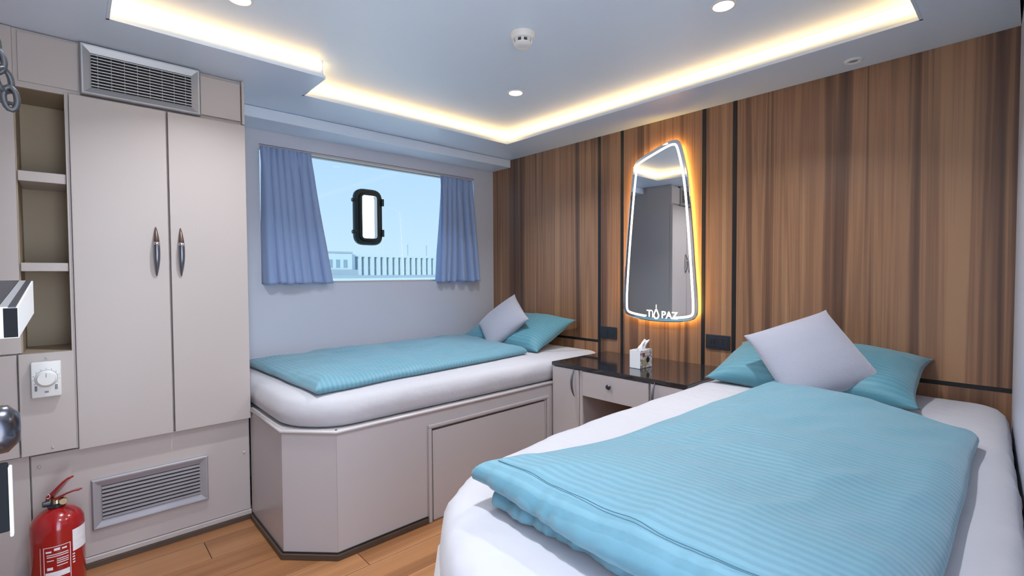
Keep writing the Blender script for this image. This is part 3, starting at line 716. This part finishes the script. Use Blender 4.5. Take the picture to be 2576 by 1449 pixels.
# tissue box
tb = root('tissue_box', (2.26, 1.43, .645), 'small patterned white tissue box on the black worktop', 'tissue box')
ybox('carton', 'tissue_print', tb, 2.203, 2.318, 1.398, 1.464, .6455, .742, .002)
b = MB(); b.box(2.2018, 2.2028, 1.399, 1.463, .647, .741); b.build('end_panel', 'paper', tb)
ybox('print_patch', 'print_red', tb, 2.226, 2.245, 1.3970, 1.3978, .706, .728); ybox('print_patch', 'print_olive', tb, 2.220, 2.272, 1.3970, 1.3978, .662, .692)
MB().lathe([(.016, 0), (.016, -.0009), (0, -.001)], (2.274, 1.3979, .688), 16, 1).build('print_patch', 'print_black', tb)
b = MB(); rows = []
for j in range(9):
    v = j/8; row = []
    for i in range(13):
        u = -1+2*i/12
        row.append(b.bm.verts.new((2.262+u*(.026+.018*v)+.050*v*v, 1.431+.014*math.sin(u*5+v*2)*(1-.4*v)+.006*u, .740+.050*v-.012*abs(u)*v+.005*math.sin(9*u+3*v)*v)))
    rows.append(row)
for r, q in zip(rows, rows[1:]):
    for i in range(12): b.face((r[i], r[i+1], q[i+1], q[i]))
ts = b.build('tissue', 'paper', tb, True); ts.modifiers.new('t', 'SOLIDIFY').thickness = .0012

# ================================================================== NEAR BED
plan = [(2.562, 1.045), (1.55, 1.045), (1.30, 1.043), (1.10, 1.034), (.87, 1.010), (.72, .972), (.615, .905), (.540, .810), (.475, .70), (.430, .58), (.410, .45), (.405, .30), (.405, .06), (.47, near_y(.47)+.008), (2.562, near_y(2.562)+.008)]
b2 = root('bed_base', (1.5, .5, 0), 'white built-in bed base with rounded foot under the near bed', 'bed')
pb = inset(plan, .004)
MB().prism([(x-.0, y) for x, y in pb], .03, .5085).build('body', 'lacquer_white', b2)
po = inset(plan, -.012)
po = [(min(x, 2.565), max(y, near_y(x)+.003)) for x, y in po]
MB().rings([[(x, y, .509) for x, y in inset(plan, .01)], [(x, y, .509) for x, y in po], [(x, y, .528) for x, y in po], [(x, y, .532) for x, y in inset(plan, -.006) ], [(x, y, .532) for x, y in inset(plan, .02)]]).build('top_rim', 'lacquer_white', b2)
MB().prism(inset(plan, .02), 0, .0295).build('plinth', 'plinth_dark', b2)
pm = [(2.560, 1.043), (1.55, 1.045), (1.30, 1.043), (1.10, 1.034), (.87, 1.010), (.72, .972), (.615, .905), (.540, .810), (.475, .70), (.430, .58), (.410, .45), (.405, .30), (.405, near_y(.47)+.006), (2.560, near_y(2.56)+.006)]
pm2 = round_poly(pm, [.10]+[0]*11+[.10, .12], 10)
mattress('mattress', 'thick mattress in white fitted sheet on the near bed', pm2, .5325, .658, seed=9, wr=.006)
d2 = root('duvet', (1.35, .45, .656), 'large teal striped duvet with its foot folded under on the near bed', 'duvet', 'teal duvets')
def lift(u, v): return .046*max(0, 1-u/.34)**1.5*(.85+.15*math.sin(7*v+1))
q2 = quilt('top_layer', '', ((.585, .085), (1.86, .095), (2.16, .735), (.618, .80)), .656, .066, 'duvet_cloth', 6.1, nu=150, nv=120, r=.055, wrinkle=.009,
           hill=lambda u, v: .014*math.sin(math.pi*v)+.006*math.sin(5*u+2*v), lift=lift, crimp=.005)
q3 = quilt('folded_under', '', ((.622, .10), (.98, .10), (.98, .755), (.640, .768)), .6565, .056, 'duvet_cloth', 8.8, nu=50, nv=160, r=.035, wrinkle=.006,
           gather=lambda u, v, p: .010*max(0, 1-u/.3)*noise.noise(Vector((p.x*8, p.y*22, 3.3))), crimp=.016)
for q_ in (q2, q3):
    q_.data.transform(Matrix.Translation(-Vector(d2.location))); q_.parent = d2
sm = []
for i in range(60):                                   # stitched hem along the foot
    v = .03+.91*i/59
    c0, c1 = Vector((.585, .085)), Vector((.618, .80)); p = c0.lerp(c1, v)+Vector((.040, 0))
    best = min(q2.data.vertices, key=lambda w: (w.co.x+1.35-p.x)**2+(w.co.y+.45-p.y)**2-(.05*w.co.z))
    sm.append((p.x, p.y, best.co.z+.656+.0008))
sm = [(x, y, (sm[max(0, i-1)][2]+z+sm[min(59, i+1)][2])/3) for i, (x, y, z) in enumerate(sm)]
MB().tube(sm, .0009, 6).build('hem_seam', 'seam_thread', d2, True)
pillow('pillow', .375, .23, .095, 'pillow_cloth', frame((2.335, .635, .738), (.03, -1, .0), (-.25, .0, .97)), 'teal striped pillow leaning on the wood wall on the near bed', 'pillow', 'teal pillows', 5)
pillow('cushion', .178, .178, .062, 'grey_cushion', frame((2.165, .600, .815), (.666, -.68, .307), (-.667, -.36, .651)), 'pale grey square cushion tilted on its corner on the near bed', 'cushion', 'square scatter cushions', 7, .05, .003)

# ================================================================== CEILING FITTINGS
def downlight(x, y, label):
    t = root('downlight', (x, y, ZT), label, 'light', 'recessed ceiling downlights')
    MB().lathe([(.045, -.001), (.044, -.005), (.036, -.006), (.034, -.002), (.034, -.0005)], (x, y, ZT), 32).build('bezel', 'white_plastic', t, True, 40)
    MB().lathe([(.033, -.0012), (.030, -.0035), (0, -.004)], (x, y, ZT), 24).build('lens', 'lamp_glow', t, True)
    ld = bpy.data.lights.new('downlight_lamp', 'AREA'); ld.shape = 'DISK'; ld.size = .06; ld.energy = DOWNLIGHT_W; ld.color = (.88, .93, 1.0); ld.spread = math.radians(125)
    lo = bpy.data.objects.new('downlight_lamp', ld); C.objects.link(lo); lo.parent = t; lo.location = (0, 0, -.008)
downlight(.463, 1.911, 'round recessed downlight near the wardrobe, at the top edge of the picture')
downlight(1.783, 1.901, 'round recessed downlight above the far bed, between smoke detector and mirror')
downlight(1.772, .783, 'round recessed downlight above the near bed')
downlight(.463, .783, 'round recessed downlight just inside the doorway')
sd = root('smoke_detector', (1.376, 1.424, ZT), 'white round smoke detector in the middle of the ceiling', 'smoke detector')
MB().lathe([(.050, -.0005), (.050, -.008), (.047, -.012), (.042, -.024), (.036, -.026)], (1.376, 1.424, ZT), 32).build('base', 'white_plastic', sd, True, 40)
MB().lathe([(.030, -.026), (.030, -.040)], (1.376, 1.424, ZT), 24).build('sensor_chamber', 'dark_chrome', sd, True, 40)
MB().lathe([(.036, -.040), (.036, -.044), (.030, -.050), (.012, -.052), (0, -.052)], (1.376, 1.424, ZT), 32).build('cap', 'white_plastic', sd, True, 40)
for k in range(8):
    a = 2*math.pi*k/8; x_, y_ = 1.376+.0335*math.cos(a), 1.424+.0335*math.sin(a)
    ybox('rib', 'white_plastic', sd, x_-.004, x_+.004, y_-.004, y_+.004, ZT-.0405, ZT-.0255)
sr = root('sprinkler_rosette', (2.457, .533, ZC), 'small white round rosette on the soffit above the wood wall', 'fitting')
MB().lathe([(.034, -.0005), (.032, -.006), (.024, -.008), (.018, -.004), (.018, -.0005)], (2.457, .533, ZC), 28).build('ring', 'white_plastic', sr, True, 40)
MB().lathe([(.017, -.001), (.014, -.003), (0, -.0035)], (2.457, .533, ZC), 20).build('centre', 'grey_plastic_alu', sr, True, 40)

# ================================================================== OUTSIDE the window
GY = 95.0
struct(ybox('ground', 'far_ground', None, -150, 330, 55, 420, -1.2, 0))
pav = root('pavilion', (70, GY, 0), 'long low pavilion with white pillars and glass across the harbour', 'building')
X0, X1, ZB, ZTOP = 42.7, 71.0, .1, 5.4
ybox('body', 'far_glass', pav, X0, X1, GY, GY+8, 0, ZTOP-.5)
ybox('roof', 'far_wall', pav, X0-.3, X1+.3, GY-.8, GY+8.3, ZTOP-.5, ZTOP)
ybox('base_wall', 'far_wall', pav, X0-.3, X1+.3, GY-.9, GY-.1, 0, .9)
n_ = 20
for i in range(n_+1):
    xp = X0+(X1-X0)*i/n_; ybox('pillar', 'far_wall', pav, xp-.36, xp+.36, GY-.8, GY-.05, .9, ZTOP-.5)
ybox('floor_band', 'far_dark', pav, X0, X1, GY-.06, GY-.01, 2.5, 2.8)
for xp in (57.0, 62.0): ybox('mast', 'far_dark', pav, xp-.10, xp+.10, GY+2, GY+2.2, ZTOP, ZTOP+2.6)
bl = root('far_building', (36, GY, 0), 'pale flat-roofed building left of the pavilion across the harbour', 'building')
ybox('wall', 'far_wall', bl, 30.0, 41.9, GY-2, GY+10, 0, 5.5)
ybox('roof', 'far_dark', bl, 29.8, 42.0, GY-2.2, GY+10.2, 5.5, 5.8)
for i in range(6): ybox('window', 'far_glass', bl, 32.6+i*1.5, 33.4+i*1.5, GY-2.05, GY-1.99, 2.6, 4.2)
ybox('annex', 'far_dark', bl, 25, 42.2, GY-4, GY-2.3, 0, 2.2)
tag(ybox('quay_wall', 'far_wall', None, 0, 110, GY-12, GY-11.4, 0.0, .55), 'pale quay wall running below the far buildings', 'wall')
tag(ybox('promenade_fence', 'far_dark', None, 0, 110, GY-7, GY-6.8, 0.0, 1.1), 'grey promenade parapet in front of the far buildings', 'fence')
